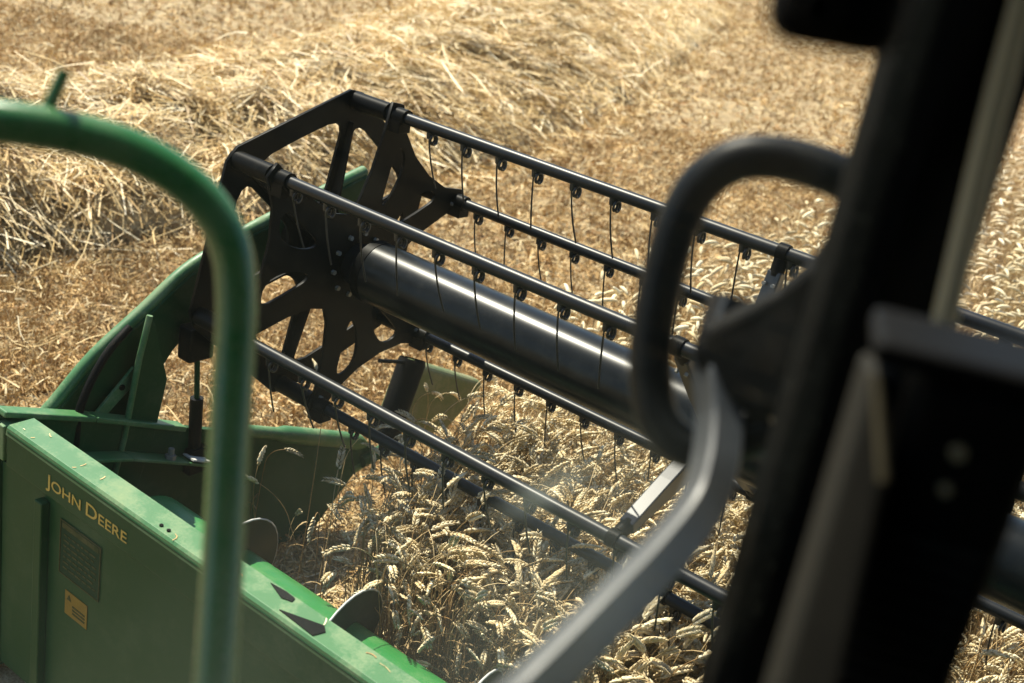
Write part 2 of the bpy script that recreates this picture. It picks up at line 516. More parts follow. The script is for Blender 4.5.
# loose short straw and chaff lying over it
for (n, x0, x1, y0, y1, l0, l1, w0, dmin, dmax, z1) in ((190000, -9, .1, -2.5, 9.5, .015, .10, .007, 0, 8.5, .09), (150000, -16, .1, 0, 18, .02, .12, .012, 8.5, 15, .10), (120000, -36, 0, 5, 50, .04, .18, .02, 15, 60, .11)):
    p = scatter(n, x0, x1, y0, y1)
    base = np.concatenate([p, rng.uniform(.005, z1, n)[:, None]], -1)
    ok, d = in_view(base, .3)
    ok &= (d >= dmin) & (d < dmax) & (p[:, 0] < crop_edge(p[:, 1]) + .02)
    k = ok.sum()
    V, F = strands(base[ok], rng.uniform(0, 6.28, k), rng.normal(0, .35, k), rng.uniform(l0, l1, k), w0 * rng.uniform(.6, 1.6, k), rng.normal(0, .4, (k, 2)), rng.uniform(-1, 1, k), 2)
    Vs.append(V); Fs.append(F + off); off += len(V)
n = 420
p = np.stack([rng.normal(-2.6, .8, n), rng.uniform(-1, 11, n)], -1)
base = np.concatenate([p, rng.uniform(.08, .16, n)[:, None]], -1)
V, F = strands(base, rng.uniform(0, 6.28, n), rng.normal(0, .18, n), rng.uniform(.15, .45, n), rng.uniform(.004, .008, n), rng.normal(0, .7, (n, 2)), rng.uniform(-1, 1, n), 5)
loose = (V, F)
# chaff and short straw on the bare strip beside the end panel
n = 16000
p = scatter(n, -.2, 1.2, -.3, 2.2)
base = np.concatenate([p, rng.uniform(.004, .03, n)[:, None]], -1)
V, F = strands(base, rng.uniform(0, 6.28, n), rng.normal(0, .2, n), rng.uniform(.02, .1, n), rng.uniform(.003, .008, n), rng.normal(0, .4, (n, 2)), rng.uniform(-1, 1, n), 2)
V = np.concatenate([V, loose[0]]); F = np.concatenate([F, loose[1] + len(V) - len(loose[0])])
ch = (V, F)
st = link_mesh('stubble', quad_mesh('stubble', np.concatenate(Vs), np.concatenate(Fs), None), M['stubble'])
lc = link_mesh('loose_chaff', quad_mesh('loose_chaff', ch[0], ch[1], None), M['windrow'])
tag(lc, 'pale chaff and single long straws strewn on the ground beside the end panel and windrow', 'chaff', kind='stuff')
tag(st, 'short golden brown stubble and chaff covering the harvested ground', 'stubble', kind='stuff')

# ------------------------------------------------------------------ wheat
def ring_tube(pts, rad, n):
    """open tube of quads along a list of points"""
    pts = np.asarray(pts, float); k = len(pts)
    tg = np.gradient(pts, axis=0); tg /= np.linalg.norm(tg, axis=1)[:, None]
    yv = np.array([0, 1.0, 0])
    V = []
    for i in range(k):
        nx = np.cross(yv, tg[i]); nx /= np.linalg.norm(nx) + 1e-9
        ny = np.cross(tg[i], nx)
        for j in range(n):
            a = 2 * math.pi * j / n
            V.append(pts[i] + (nx * math.cos(a) + ny * math.sin(a)) * rad[i])
    F = [(i * n + j, i * n + (j + 1) % n, (i + 1) * n + (j + 1) % n, (i + 1) * n + j) for i in range(k - 1) for j in range(n)]
    return np.array(V), np.array(F)

def plant_path(rg, height, nod, ear_len):
    """stem rising, then neck bending over into the ear; bends in its own XZ plane"""
    lean = rg.uniform(.0, .16)
    pts = [np.zeros(3)]; ang = lean * .3
    k = 7
    for i in range(k):
        ang += lean * .7 / k
        pts.append(pts[-1] + np.array([math.sin(ang), 0, math.cos(ang)]) * height * .84 / k)
    neck = 5; total = nod - ang
    for i in range(neck):
        ang += total * .62 / neck
        pts.append(pts[-1] + np.array([math.sin(ang), 0, math.cos(ang)]) * height * .19 / neck)
    stem = np.array(pts)
    ear = [pts[-1]]; ke = 6
    for i in range(ke):
        ang += total * .38 / ke
        ear.append(ear[-1] + np.array([math.sin(ang), 0, math.cos(ang)]) * ear_len / ke)
    return stem, np.array(ear)

def ear_shape(rg, ear, spk, sides):
    V = []; F = []; off = 0
    seg = np.concatenate([[0], np.cumsum(np.linalg.norm(np.diff(ear, axis=0), axis=1))]); Ltot = seg[-1]
    def at(s):
        p = np.array([np.interp(s, seg, ear[:, i]) for i in range(3)])
        q = np.array([np.interp(min(s + .004, Ltot), seg, ear[:, i]) for i in range(3)])
        r = np.array([np.interp(max(s - .004, 0), seg, ear[:, i]) for i in range(3)])
        t = q - r
        return p, t / (np.linalg.norm(t) + 1e-9)
    tw = rg.uniform(0, 3.14)
    for i in range(spk):
        f = i / (spk - 1)
        p, t = at(Ltot * (.02 + .93 * f))
        yv = np.array([0, 1.0, 0]); nx = np.cross(yv, t); nx /= np.linalg.norm(nx) + 1e-9
        ny = np.cross(t, nx)
        sgn = 1 if i % 2 else -1
        side = (nx * math.cos(tw) + ny * math.sin(tw)) * sgn
        o2 = (-nx * math.sin(tw) + ny * math.cos(tw))
        size = 1.0 - .45 * max(0, f - .55) / .45 - .25 * max(0, .15 - f) / .15
        axis = t * .88 + side * .42 + o2 * rg.uniform(-.15, .15); axis /= np.linalg.norm(axis)
        b = p + side * .0022
        ln = .0182 * size; wdx = .0063 * size
        a1 = np.cross(axis, o2); a1 /= np.linalg.norm(a1) + 1e-9
        a2 = np.cross(axis, a1)
        prof = [(0, .25), (.35, 1.0), (.72, .72), (1.3, .05)]
        vs = []
        for (h_, r_) in prof:
            for j in range(sides):
                an = 2 * math.pi * j / sides
                vs.append(b + axis * ln * h_ + (a1 * math.cos(an) * .85 + a2 * math.sin(an) * 1.15) * wdx * r_)
        V += vs
        F += [(off + a * sides + j, off + a * sides + (j + 1) % sides, off + (a + 1) * sides + (j + 1) % sides, off + (a + 1) * sides + j) for a in range(len(prof) - 1) for j in range(sides)]
        off += len(vs)
    return np.array(V), np.array(F)

def leaf_shape(rg, stem, n):
    V = []; F = []; off = 0
    for _ in range(n):
        k = rg.integers(2, 7)
        p = stem[k].copy(); a = rg.uniform(0, 6.28); el = rg.uniform(.2, 1.0); L = rg.uniform(.07, .17)
        d = np.array([math.cos(a), math.sin(a), 0]); sd_ = np.array([-math.sin(a), math.cos(a), 0])
        m_ = 5
        for i in range(m_ + 1):
            f = i / m_
            w = .0042 * (1 - f * .85); tw = f * rg.uniform(.5, 2.0)
            sv = sd_ * math.cos(tw) + np.array([0, 0, 1]) * math.sin(tw)
            V += [p - sv * w, p + sv * w]
            e = el - f * 2.2
            p = p + (d * math.cos(e) + np.array([0, 0, 1]) * math.sin(e)) * L / m_
        F += [(off + 2 * i, off + 2 * i + 1, off + 2 * i + 3, off + 2 * i + 2) for i in range(m_)]
        off += 2 * (m_ + 1)
    return np.array(V), np.array(F)

def variant(seed, detail):
    rg = np.random.default_rng(seed)
    nod = rg.choice([rg.uniform(.4, 1.0), rg.uniform(1.1, 1.9), rg.uniform(1.8, 2.7)], p=[.22, .43, .35])
    stem, ear = plant_path(rg, rg.uniform(.68, .82), nod, rg.uniform(.072, .105))
    if detail == 2:
        e = ear_shape(rg, ear, 20, 6)
    elif detail == 1:
        e = ear_shape(rg, ear, 14, 4)
    else:
        rad = np.array([.005, .0103, .0115, .0112, .0103, .0086, .004])
        e = ring_tube(ear, rad, 5)
    sp = stem if detail else stem[[0, 4, 7, 9, 10, 11, 12]]
    sr = np.linspace(.0021, .0014, len(sp)) if detail else np.linspace(.0024, .002, len(sp))
    return ring_tube(sp, sr, 3 if detail < 2 else 5), e, leaf_shape(rg, stem, 2 if detail == 1 else 1), leaf_shape(rg, stem, 1)

def place(variants, pos, yaw, scale, tilt, pick, extra_scale=1.0):
    """many plants into one mesh per material"""
    out = [[], [], []]; outf = [[], [], []]; o = [0, 0, 0]
    ca, sa = np.cos(yaw), np.sin(yaw)
    for vi, var in enumerate(variants):
        k = np.where(pick == vi)[0]
        if not len(k): continue
        for part in range(3):
            V, F = var[part]
            x = V[None, :, 0] * scale[k, None]; y = V[None, :, 1] * scale[k, None]; z = V[None, :, 2] * scale[k, None]
            X = x * ca[k, None] - y * sa[k, None]; Y = x * sa[k, None] + y * ca[k, None]
            X = X + tilt[k, 0:1] * z; Y = Y + tilt[k, 1:2] * z
            W = np.stack([X + pos[k, 0:1], Y + pos[k, 1:2], z + 0 * X], -1).reshape(-1, 3)
            FF = (np.arange(len(k))[:, None, None] * len(V) + F[None]).reshape(-1, 4) + o[part]
            out[part].append(W); outf[part].append(FF); o[part] += len(W)
    return [(np.concatenate(a), np.concatenate(b)) for a, b in zip(out, outf)]

KNIFE_Y = -0.40
def wheat_spots(n, x0, x1, y0, y1, dmin, dmax, margin):
    p = scatter(n, x0, x1, y0, y1)
    tip = np.concatenate([p, np.full((n, 1), .7)], -1)
    ok, d = in_view(tip, margin)
    ok &= (d >= dmin) & (d < dmax) & (p[:, 0] > crop_edge(p[:, 1]))
    # thin, trodden corner beside the end panel
    cx = (p[:, 0] < .9) & (p[:, 1] < 1.6)
    edge = np.interp(p[:, 1], [-.6, -.36, -.15, .11, .32, .67, 1.2, 1.6], [.76, .60, .50, .42, .38, .30, .2, .0])
    thin = np.where(p[:, 0] < edge, .04, np.clip((p[:, 0] - edge) / .15 + .3, .05, 1))
    ok &= ~(cx & (rng.uniform(0, 1, n) > thin))
    return p[ok], d[ok]

near_p, near_d = wheat_spots(8800, -.5, 3.9, KNIFE_Y, 3.2, 0, 5.4, .22)
extra_p, extra_d = wheat_spots(2600, .35, 2.2, KNIFE_Y, .75, 0, 5.4, .22)
near_p = np.concatenate([near_p, extra_p]); near_d = np.concatenate([near_d, extra_d])
order = np.argsort(near_d); near_p = near_p[order]; near_d = near_d[order]
mid_p, _ = wheat_spots(13000, -1, 6.5, .5, 8, 5.4, 8.2, .25)
far_p, _ = wheat_spots(34000, -2.5, 9, 3, 21, 8.2, 20, .25)

def pose(p, lean_front=True):
    n = len(p)
    yaw = rng.choice([0, 1], n, p=[.72, .28]) * rng.uniform(0, 6.28, n) + rng.normal(.9, .9, n)
    sc = np.clip(rng.normal(.93, .11, n), .62, 1.14)
    tilt = rng.normal(0, .05, (n, 2))
    if lean_front:                                       # the reel sweeps the first plants back over the knife
        fr = np.clip(1 - (p[:, 1] - KNIFE_Y) / .7, 0, 1)
        tilt[:, 1] -= fr * rng.uniform(.0, .22, n)
    return yaw, sc, tilt

# individual stalks: the nearest in the open part of the view
N_IND = 300
tips = np.concatenate([near_p, np.full((len(near_p), 1), .68)], -1)
c = (tips - CAMP) @ CAMR.T
px = 512 + 1196 * c[:, 0] / -c[:, 2]; py = 341.5 - 1196 * c[:, 1] / -c[:, 2]
open_view = (px > 330) & (px < 705) & (py > 400) & (py < 690) & ~((px < 470) & (py > 560 + (px - 385) * .5 + 80))
ind = np.where(open_view)[0][:N_IND]
rest = np.ones(len(near_p), bool); rest[ind] = False

kinds2 = [variant(100 + i, 2) for i in range(22)]
kinds1 = [variant(200 + i, 1) for i in range(24)]
kinds0 = [variant(300 + i, 0) for i in range(10)]

crop_parts = [[], [], []]; crop_faces = [[], [], []]; o3 = [0, 0, 0]
for (p, kinds) in ((near_p[rest], kinds1), (mid_p, kinds0), (far_p, kinds0)):
    yaw, sc, tilt = pose(p)
    if p is far_p: sc = sc * 1.0
    for part, (V, F) in enumerate(place(kinds, p, yaw, sc, tilt, rng.integers(0, len(kinds), len(p)))):
        crop_parts[part].append(V); crop_faces[part].append(F + o3[part]); o3[part] += len(V)
crop = link_mesh('wheat_crop', quad_mesh('wheat_crop', np.concatenate(crop_parts[1]), np.concatenate(crop_faces[1]), None), M['ear_far'])
tag(crop, 'standing ripe wheat with pale nodding ears stretching away beyond the reel', 'wheat', kind='stuff')
for nm, part, mk in (('stem', 0, 'stem'), ('leaf', 2, 'leaf')):
    o = link_mesh(nm, quad_mesh(nm, np.concatenate(crop_parts[part]), np.concatenate(crop_faces[part]), None), M[mk], crop)
    o['kind'] = 'stuff'

protos = []
for k in kinds2:
    protos.append((quad_mesh('stem', *k[0], None), quad_mesh('ear', *k[1], None, True), quad_mesh('leaf', *k[2], None), quad_mesh('leaf', *k[3], None)))
for pm in protos:
    for me, mk in zip(pm, ('stem', 'ear', 'leaf', 'leaf')): me.materials.append(M[mk])
yaw, sc, tilt = pose(near_p[ind])
for i, k in enumerate(ind):
    root = empty('wheat_stalk', (near_p[k, 0], near_p[k, 1], 0))
    t_ = tilt[i]
    rx = math.atan(-t_[1]); ry = math.atan(t_[0])
    root.rotation_euler = (Matrix.Rotation(ry, 3, 'Y') @ Matrix.Rotation(rx, 3, 'X') @ Matrix.Rotation(yaw[i], 3, 'Z')).to_euler()
    root.scale = (sc[i],) * 3
    tag(root, 'ripe wheat stalk with pale ear at the front of the uncut crop', 'wheat', 'wheat stalks in front of the header')
    for nm, me in zip(('stem', 'ear', 'leaf', 'leaf'), protos[i % len(protos)]):
        o = bpy.data.objects.new(nm, me); COL.objects.link(o); o.parent = root

# ------------------------------------------------------------------ grain header (green)
X_END = 6.6
PX = -0.18                                              # plane of the left end panel
header = empty('grain_header', (0.0, -1.0, 0.0))
tag(header, 'green combine grain header with back beam, end panel, auger and reel arm', 'harvester header')

def profile_x(poly, x0, x1):
    mb = MB(); mb.prism(poly, 'x', x0, x1); return mb

# back beam: rounded box, open at its left end
profile_x([(-1.2, .968), (-1.19, .982), (-1.112, .982), (-1.104, .972), (-1.104, .86), (-1.15, .846), (-1.2, .846)], -.118, X_END).build('top_beam', M['green'], header, .008, 3)
profile_x([(-1.2015, .955), (-1.1965, .978), (-1.189, .9855), (-1.106, .9855), (-1.106, .9825), (-1.188, .9825), (-1.194, .976), (-1.1985, .955)], -.119, X_END).build('beam_lid', M['green_top'], header, .0012)
mb = MB(); mb.box((-.20, -1.205, .86), (-.125, -1.17, .98)); mb.box((-.20, -1.17, .955), (-.13, -1.11, .975)); mb.build('beam_end_bracket', M['green_top'], header, .004)
# back sheet
profile_x([(-1.186, .843), (-1.16, .843), (-1.16, .08), (-1.186, .08)], -.155, X_END).build('back_sheet', M['green'], header)
mb = MB(); mb.box((-.46, -1.20, .03), (-.196, -1.09, .84)); mb.build('added_shade_plate', M['green'], header, .01)  # plate added to hide bright ground and shade the header's left end
mb = MB()
mb.box((.06, -1.215, .1), (.10, -1.1865, .82)); mb.build('back_stiffener', M['green'], header, .004)
mb = MB(); mb.box((1.55, -1.215, .1), (1.59, -1.1865, .82)); mb.build('back_stiffener', M['green'], header, .004)
# floor pan with knife
profile_x([(-1.104, .14), (-.9, .10), (-.5, .10), (KNIFE_Y - .02, .085), (KNIFE_Y - .02, .075), (-1.104, .09)], -.15, X_END).build('floor_pan', M['green'], header)
mb = MB()
k = 0
while -.1 + k * .0762 < 4.4:
    x = -.1 + k * .0762
    mb.prism([(x - .016, KNIFE_Y - .02), (x + .016, KNIFE_Y - .02), (x + .004, KNIFE_Y + .095), (x - .004, KNIFE_Y + .095)], 'z', .072, .094)
    k += 1
mb.build('cutter_bar', M['bright'], header)

# end panel with rounded top rails
poly = [(-1.20, 1.008), (-.863, .898), (-.487, .752), (-.199, .646), (.126, .528), (.47, .400), (.60, .335), (.47, .245), (.232, .02), (-.1, .05), (-1.2, .05)]
pan = profile_x(poly, PX - .014, PX + .014).build('end_panel', M['green'], header)
mb = MB(); mb.box((PX - .03, -1.21, 0), (PX + .03, 0, 1))
rail = [(-1.19, 1.012), (-.863, .902), (-.487, .756)]
mb = MB()
for a, b in zip(rail[:-1], rail[1:]):
    d = math.atan2(b[1] - a[1], b[0] - a[0]); L_ = math.hypot(b[0] - a[0], b[1] - a[1])
    mm = Matrix.Translation((PX + .012, a[0], a[1])) @ Matrix.Rotation(d, 4, 'X')
    mb.box((-.03, 0, -.012), (.03, L_ - .002, .008), mm)
mb.build('top_flange', M['green_top'], pan, .005)
mb = MB(); mb.tube(spline([(PX, -.30, .684), (PX, -.05, .594), (PX, .2, .502), (PX, .42, .42), (PX, .53, .368)], 6), [.026] * 8 + [.036] * 14 + [.03, .024, .018], 16); mb.build('rounded_rail', M['green_top'], pan)
mb = MB(); mb.tube([(PX, .46, .262), (PX, .56, .285), (PX, .70, .318)], [.024, .026, .02], 12); mb.build('nose_rod', M['green_top'], pan)
# inner ledge with bolt and plate
mb = MB()
lp = [(-1.0, .812), (-.741, .738), (-.502, .645), (-.362, .588)]
for a, b in zip(lp[:-1], lp[1:]):
    d = math.atan2(b[1] - a[1], b[0] - a[0]); L_ = math.hypot(b[0] - a[0], b[1] - a[1])
    mm = Matrix.Translation((-.162, a[0], a[1])) @ Matrix.Rotation(d, 4, 'X')
    mb.box((0, 0, -.012), (.07, L_ - .002, 0.0), mm)
mb.build('inner_ledge', M['green_top'], pan, .003)
mb = MB(); mb.tube([(-.115, -.575, .66), (-.115, -.57, .715)], .011, 8); mb.tube([(-.115, -.574, .672), (-.115, -.572, .69)], .02, 6, smooth=False); mb.build('bolt', M['bolt'], pan)
mb = MB(); mm = Matrix.Translation((-.15, -.49, .646)) @ Matrix.Rotation(R(-22), 4, 'X'); mb.box((0, 0, .002), (.06, .09, .008), mm); mb.build('stop_plate', M['bright'], pan)

# divider point in front of the end panel
mb = MB()
tipA = [(.70, .745), (.745, .735), (1.264, .508), (1.235, .455), (1.01, .30), (.90, .335), (.60, .44)]
mb.prism(tipA, 'x', -.215, -.115)
sn = mb.build('divider_snout', M['olive'], header, .03, 4)
mb = MB(); mb.tube([(-.10, .585, .40), (-.115, .60, .46), (-.125, .70, .745), (-.127, .705, .76)], [.055, .06, .062, .058], 18, caps=False)
mb.tube([(-.125, .70, .744), (-.125, .69, .715)], [.054, .05], 18); mb.build('snout_tube', M['rubber'], sn)
mb = MB(); mb.tube([(-.13, .49, .80), (-.125, .60, .772), (-.12, .72, .735)], .009, 8); mb.build('snout_rod', M['black'], sn)
mb = MB(); mb.tube([(PX + .02, .5, .30), (-.15, .75, .33), (-.16, .95, .34)], [.03, .028, .02], 10); mb.build('snout_support', M['green'], sn)

# reel lift arm
AX = -.255
arm_top = [(-1.03, .86), (-.948, .928), (-.805, 1.066), (-.616, 1.196), (-.458, 1.308), (-.30, 1.375), (-.175, 1.425), (.26, 1.555), (.385, 1.59)]
arm_bot = [(.40, 1.50), (.26, 1.42), (.0, 1.31), (-.2, 1.225), (-.35, 1.155), (-.44, 1.09), (-.501, 1.035), (-.58, .93), (-.66, .83), (-.72, .80), (-.80, .755), (-.9, .75)]
mb = MB(); mb.prism(arm_top + arm_bot, 'x', AX - .03, AX + .03)
arm = mb.build('reel_arm', M['green'], header, .01, 3)
mb = MB()
mb.tube(spline([(AX, a, b + .006) for a, b in arm_top], 4), .024, 10)
mb.build('arm_rail', M['green_top'], arm)
# upright strut and brace under the arm
mb = MB()
mb.prism([(-.668, 1.225), (-.640, 1.19), (-.575, .97), (-.615, .75), (-.68, .55), (-.775, .55), (-.742, .778), (-.70, 1.07)], 'x', -.175, -.158)
str_ = mb.build('strut', M['green'], header, .003)
mb = MB(); mb.tube([(-.162, -.662, 1.225), (-.162, -.695, 1.07), (-.162, -.738, .778), (-.162, -.77, .64)], .011, 8); mb.build('strut_edge', M['green_top'], str_)
mb = MB(); mb.prism([(-.85, .875), (-.80, .865), (-.668, .975), (-.69, 1.03)], 'x', -.205, -.192); br = mb.build('brace_plate', M['green_top'], header, .003)
mb = MB(); mb.tube([(-.194, -.735, .965), (-.188, -.735, .965)], .011, 10); mb.build('bolt_hole', M['black'], br)
mb = MB(); mb.tube([(-.19, -.80, .86), (-.17, -.80, .86)], .014, 6, smooth=False); mb.build('bolt', M['bolt'], header)
mb = MB(); mb.tube([(-.188, -.70, .865), (-.165, -.70, .865)], .012, 6, smooth=False); mb.build('bolt', M['bolt'], header)
# lift cylinder
mb = MB(); mb.tube([(-.16, -.456, 1.10), (-.16, -.436, .84)], .010, 10); cy = mb.build('lift_cylinder', M['green'], header)
mb = MB(); mb.tube([(-.16, -.438, .86), (-.16, -.43, .60)], .024, 12); mb.box((-.19, -.47, .56), (-.13, -.39, .66)); mb.build('cylinder_barrel', M['rubber'], cy, .004)
mb = MB(); mb.box((-.20, -.51, 1.02), (-.13, -.40, 1.15)); mb.build('cylinder_bracket', M['black'], cy, .01)
# hoses
mb = MB(); mb.tube(spline([(-.215, -.70, 1.17), (-.20, -.787, 1.11), (-.19, -.857, 1.02), (-.18, -.905, .92), (-.17, -.921, .79), (-.17, -.92, .72)], 6), .014, 8); mb.build('hose', M['rubber'], header)
mb = MB(); mb.tube(spline([(-.10, -.93, .60), (-.09, -.86, .70), (-.03, -.85, .72), (.02, -.88, .69)], 6), .007, 8); mb.build('cable_loop', M['bright'], header)

# auger: drum and flighting
AY, AZ, AR = -.75, .42, .20
mb = MB(); mb.tube([(-.02, AY, AZ), (X_END, AY, AZ)], AR, 40); au = mb.build('auger', M['green_drum'], header)
fl = []; n_t = 40; turns = 6; pitch_ = .50; phase = .31
vs = []; fs = []
for i in range(n_t * turns + 1):
    a = 2 * math.pi * i / n_t; x = phase - .5 + pitch_ * i / n_t
    for r_ in (AR - .004, AR + .112):
        for dx in (-.003, .003):
            vs.append((x + dx, AY + math.cos(a) * r_, AZ + math.sin(a) * r_))
mb = MB()
for (p_, q_, sm) in ((0, 2, True), (1, 3, True), (2, 3, False)):
    fs = []
    for i in range(n_t * turns):
        if vs[i * 4][0] < -.05: continue
        b = i * 4; c_ = b + 4
        fs.append((b + p_, b + q_, c_ + q_, c_ + p_))
    used = sorted({k for f in fs for k in f}); ix = {k: j for j, k in enumerate(used)}
    mb.add([vs[k] for k in used], [tuple(ix[k] for k in f) for f in fs], sm)
mb.build('auger_flight', M['flight'], au)
vs2 = []
for i in range(n_t * turns + 1):
    a = 2 * math.pi * i / n_t; x = phase - .5 + pitch_ * i / n_t
    if x > -.05: vs2.append((x, AY + math.cos(a) * (AR + .112), AZ + math.sin(a) * (AR + .112)))
mb = MB(); mb.tube(vs2, .004, 5); mb.build('worn_edge', M['bright'], au)

# cut-outs and bracket on the beam top
def top_patch(poly, name, mat, z0=.9856, z1=.989):
    mb = MB(); mb.prism(poly, 'z', z0, z1); return mb.build(name, mat, header)
top_patch([(1.085, -1.178), (1.205, -1.135), (1.225, -1.15), (1.215, -1.185)], 'beam_cutout', M['black'])
top_patch([(.985, -1.118), (1.04, -1.112), (1.075, -1.115), (1.08, -1.13), (1.05, -1.14)], 'beam_cutout', M['rubber'])
for x in (.600, .632):
    mb = MB(); mb.tube([(x, -1.172, .985), (x, -1.172, .990)], .006, 8); mb.build('rivet', M['black'], header)

# bits of straw that have dropped on the ledges and the beam
V, F = strands(np.array([(rng.uniform(-.1, 1.6), rng.uniform(-1.185, -1.12), .9875) for _ in range(14)] + [(rng.uniform(0, 1.5), rng.uniform(-.6, -.42), .112) for _ in range(70)]
               + [(rng.uniform(-.158, -.10), y_, .80 - (y_ + 1.0) * .33 + .004) for y_ in rng.uniform(-.95, -.4, 14)] + [(rng.uniform(0, 1.5), rng.uniform(-.6, -.3), .112) for _ in range(160)]),
               rng.uniform(0, 6.28, 258), np.zeros(258), rng.uniform(.008, .05, 258), rng.uniform(.0015, .004, 258), rng.normal(0, .5, (258, 2)) * [1, 0], np.zeros(258), 3)
o = link_mesh('chaff', quad_mesh('chaff', V, F, None), M['windrow'], header); o['kind'] = 'stuff'

# lettering and decals on the beam face and back sheet
def lettering(text, x, z, size, y):
    tx = bpy.data.curves.new('lettering', 'FONT')
    tx.body = text; tx.size = size; tx.extrude = .0008; tx.offset = .0002; tx.space_character = 1.0
    me = curve_mesh(tx, 'lettering')
    for v in me.vertices:
        a, b, c_ = v.co
        v.co = (x + a, y - c_, z + b)
    return me
LZ = .882
def width(me):
    xs = [v.co.x for v in me.vertices]; return max(xs) - min(xs), min(xs)
pieces = [('J', .062), ('OHN', .049), (' ', 0), ('D', .062), ('EERE', .049)]
total = []; xcur = 0
bmj = bmesh.new()
for tstr, sz in pieces:
    if tstr == ' ':
        xcur += .014; continue
    me = lettering(tstr, 0, 0, sz, 0)
    w, mn = width(me)
    for v in me.vertices: v.co.x += xcur - mn
    bmj.from_mesh(me); xcur += w + .006
sx = .40 / xcur
for v in bmj.verts: v.co = (.10 + v.co.x * sx, -1.2012 + v.co.y, LZ + v.co.z - .0)
me = bpy.data.meshes.new('lettering'); bmj.to_mesh(me); bmj.free()
link_mesh('lettering', me, M['yellow'], header)
def frame(x0, x1, z0, z1, w, y, name, mat):
    mb = MB()
    mb.box((x0, y - .002, z1 - w), (x1, y, z1)); mb.box((x0, y - .002, z0), (x1, y, z0 + w))
    mb.box((x0, y - .002, z0 + w), (x0 + w, y, z1 - w)); mb.box((x1 - w, y - .002, z0 + w), (x1, y, z1 - w))
    return mb.build(name, mat, header)
mb = MB(); mb.box((.036, -1.1325, .505), (.226, -1.131, .685)); wd_ = mb.build('warning_decal', M['decal'], header)
f_ = frame(.03, .232, .50, .69, .004, -1.1328, 'decal_border', M['faded'])
mb = MB(); mb.box((.04, -1.1338, .664), (.222, -1.1328, .682)); mb.build('decal_heading', M['faded'], header)
mb = MB()
rr = random.Random(4)
for k in range(7):
    z = .640 - k * .019
    x = .05
    while x < .205:
        l_ = rr.uniform(.01, .03)
        mb.box((x, -1.1338, z), (min(x + l_, .212), -1.1326, z + .006)); x += l_ + .007
mb.build('decal_print', M['faded'], header)
mb = MB(); mb.box((.066, -1.1328, .37), (.178, -1.131, .455)); mb.build('caution_label', M['caution'], header)
mb = MB()
for k in range(3): mb.box((.105, -1.1336, .385 + k * .012), (.168, -1.1328, .391 + k * .012))
mb.prism([(.076, .425), (.098, .425), (.087, .446)], 'y', -1.1336, -1.1328)
mb.build('decal_print', M['faded'], header)

for o in header.children:
    if o.name.split('.')[0] in ('warning_decal', 'decal_border', 'decal_heading', 'decal_print', 'caution_label'):
        o.location += Vector((.13, -.0555, .105))

# ------------------------------------------------------------------ reel (black)
RZ = 1.40
RR = .546
reel = empty('harvester_reel', (0, 0, RZ))
tag(reel, 'black six-bar harvester reel with spring tines, central tube and cut-out end plates', 'harvester reel')
ANG = [R(78.76 - 60 * i) for i in range(6)]
X_REEL = 6.2
mb = MB(); mb.tube([(.20, 0, RZ), (X_REEL, 0, RZ)], .112, 48); tube_ = mb.build('reel_tube', M['drum_black'], reel)
mb = MB(); mb.tube([(.10, 0, RZ), (.17, 0, RZ), (.199, 0, RZ)], [.07, .085, .113], 32); mb.build('tube_cap', M['steel_black'], tube_)
mb = MB(); mb.tube([(.199, 0, RZ), (.235, 0, RZ)], [.1145, .1145], 32); mb.build('tube_band', M['black'], tube_)
mb = MB(); mb.tube([(-.26, 0, RZ), (.15, 0, RZ)], .05, 20); mb.build('reel_shaft', M['black'], reel)

def hexagon(r, cut=.06, scallop=None):
    pts = []
    for i in range(6):
        a = ANG[i]; b = ANG[(i + 1) % 6]
        v = (math.cos(a) * r, math.sin(a) * r)
        t = (math.sin(a), -math.cos(a))
        pts += [(v[0] - t[0] * cut, v[1] - t[1] * cut), (v[0] + t[0] * cut, v[1] + t[1] * cut)]
        if scallop:
            mid = a - R(30)
            for da in (R(9), 0, R(-9)):
                pts.append((math.cos(mid + da) * scallop * (1.06 if da else 1), math.sin(mid + da) * scallop * (1.06 if da else 1)))
    return pts
def windows(hw, outer, rmin):
    hs = []
    for i in range(6):
        mid = ANG[i] - R(30)
        e = (math.cos(mid), math.sin(mid)); t = (-e[1], e[0])
        def pt(r, s_):
            return (e[0] * r + t[0] * s_, e[1] * r + t[1] * s_)
        def half(r): return max(.006, r * math.tan(R(30)) - hw / math.cos(R(30)))
        rm = max(rmin, hw * 2.2)
        poly = [pt(rm, -half(rm)), pt((rm + outer) / 2, -half((rm + outer) / 2)), pt(outer, -half(outer)), pt(outer * 1.02, 0), pt(outer, half(outer)), pt((rm + outer) / 2, half((rm + outer) / 2)), pt(rm, half(rm))]
        hs.append(chaikin(poly, 2))
    return hs
def pol(a, r): return (math.cos(a) * r, math.sin(a) * r)
def lobed():
    pts = []
    for k in range(6):
        a = ANG[k]
        if k % 2 == 0:                                   # coming from an open sector, starting a solid lobe
            pts += [pol(a + R(30), .20), pol(a + R(16), .24), pol(a + R(7), .34), pol(a + R(3.8), .47), pol(a + R(2.8), .585), pol(a - R(2.8), .585), pol(a - R(9), .50), pol(a - R(22), .445)]
        else:
            pts += [pol(a + R(22), .445), pol(a + R(9), .50), pol(a + R(2.8), .585), pol(a - R(2.8), .585), pol(a - R(3.8), .47), pol(a - R(7), .34), pol(a - R(16), .24)]
    return pts
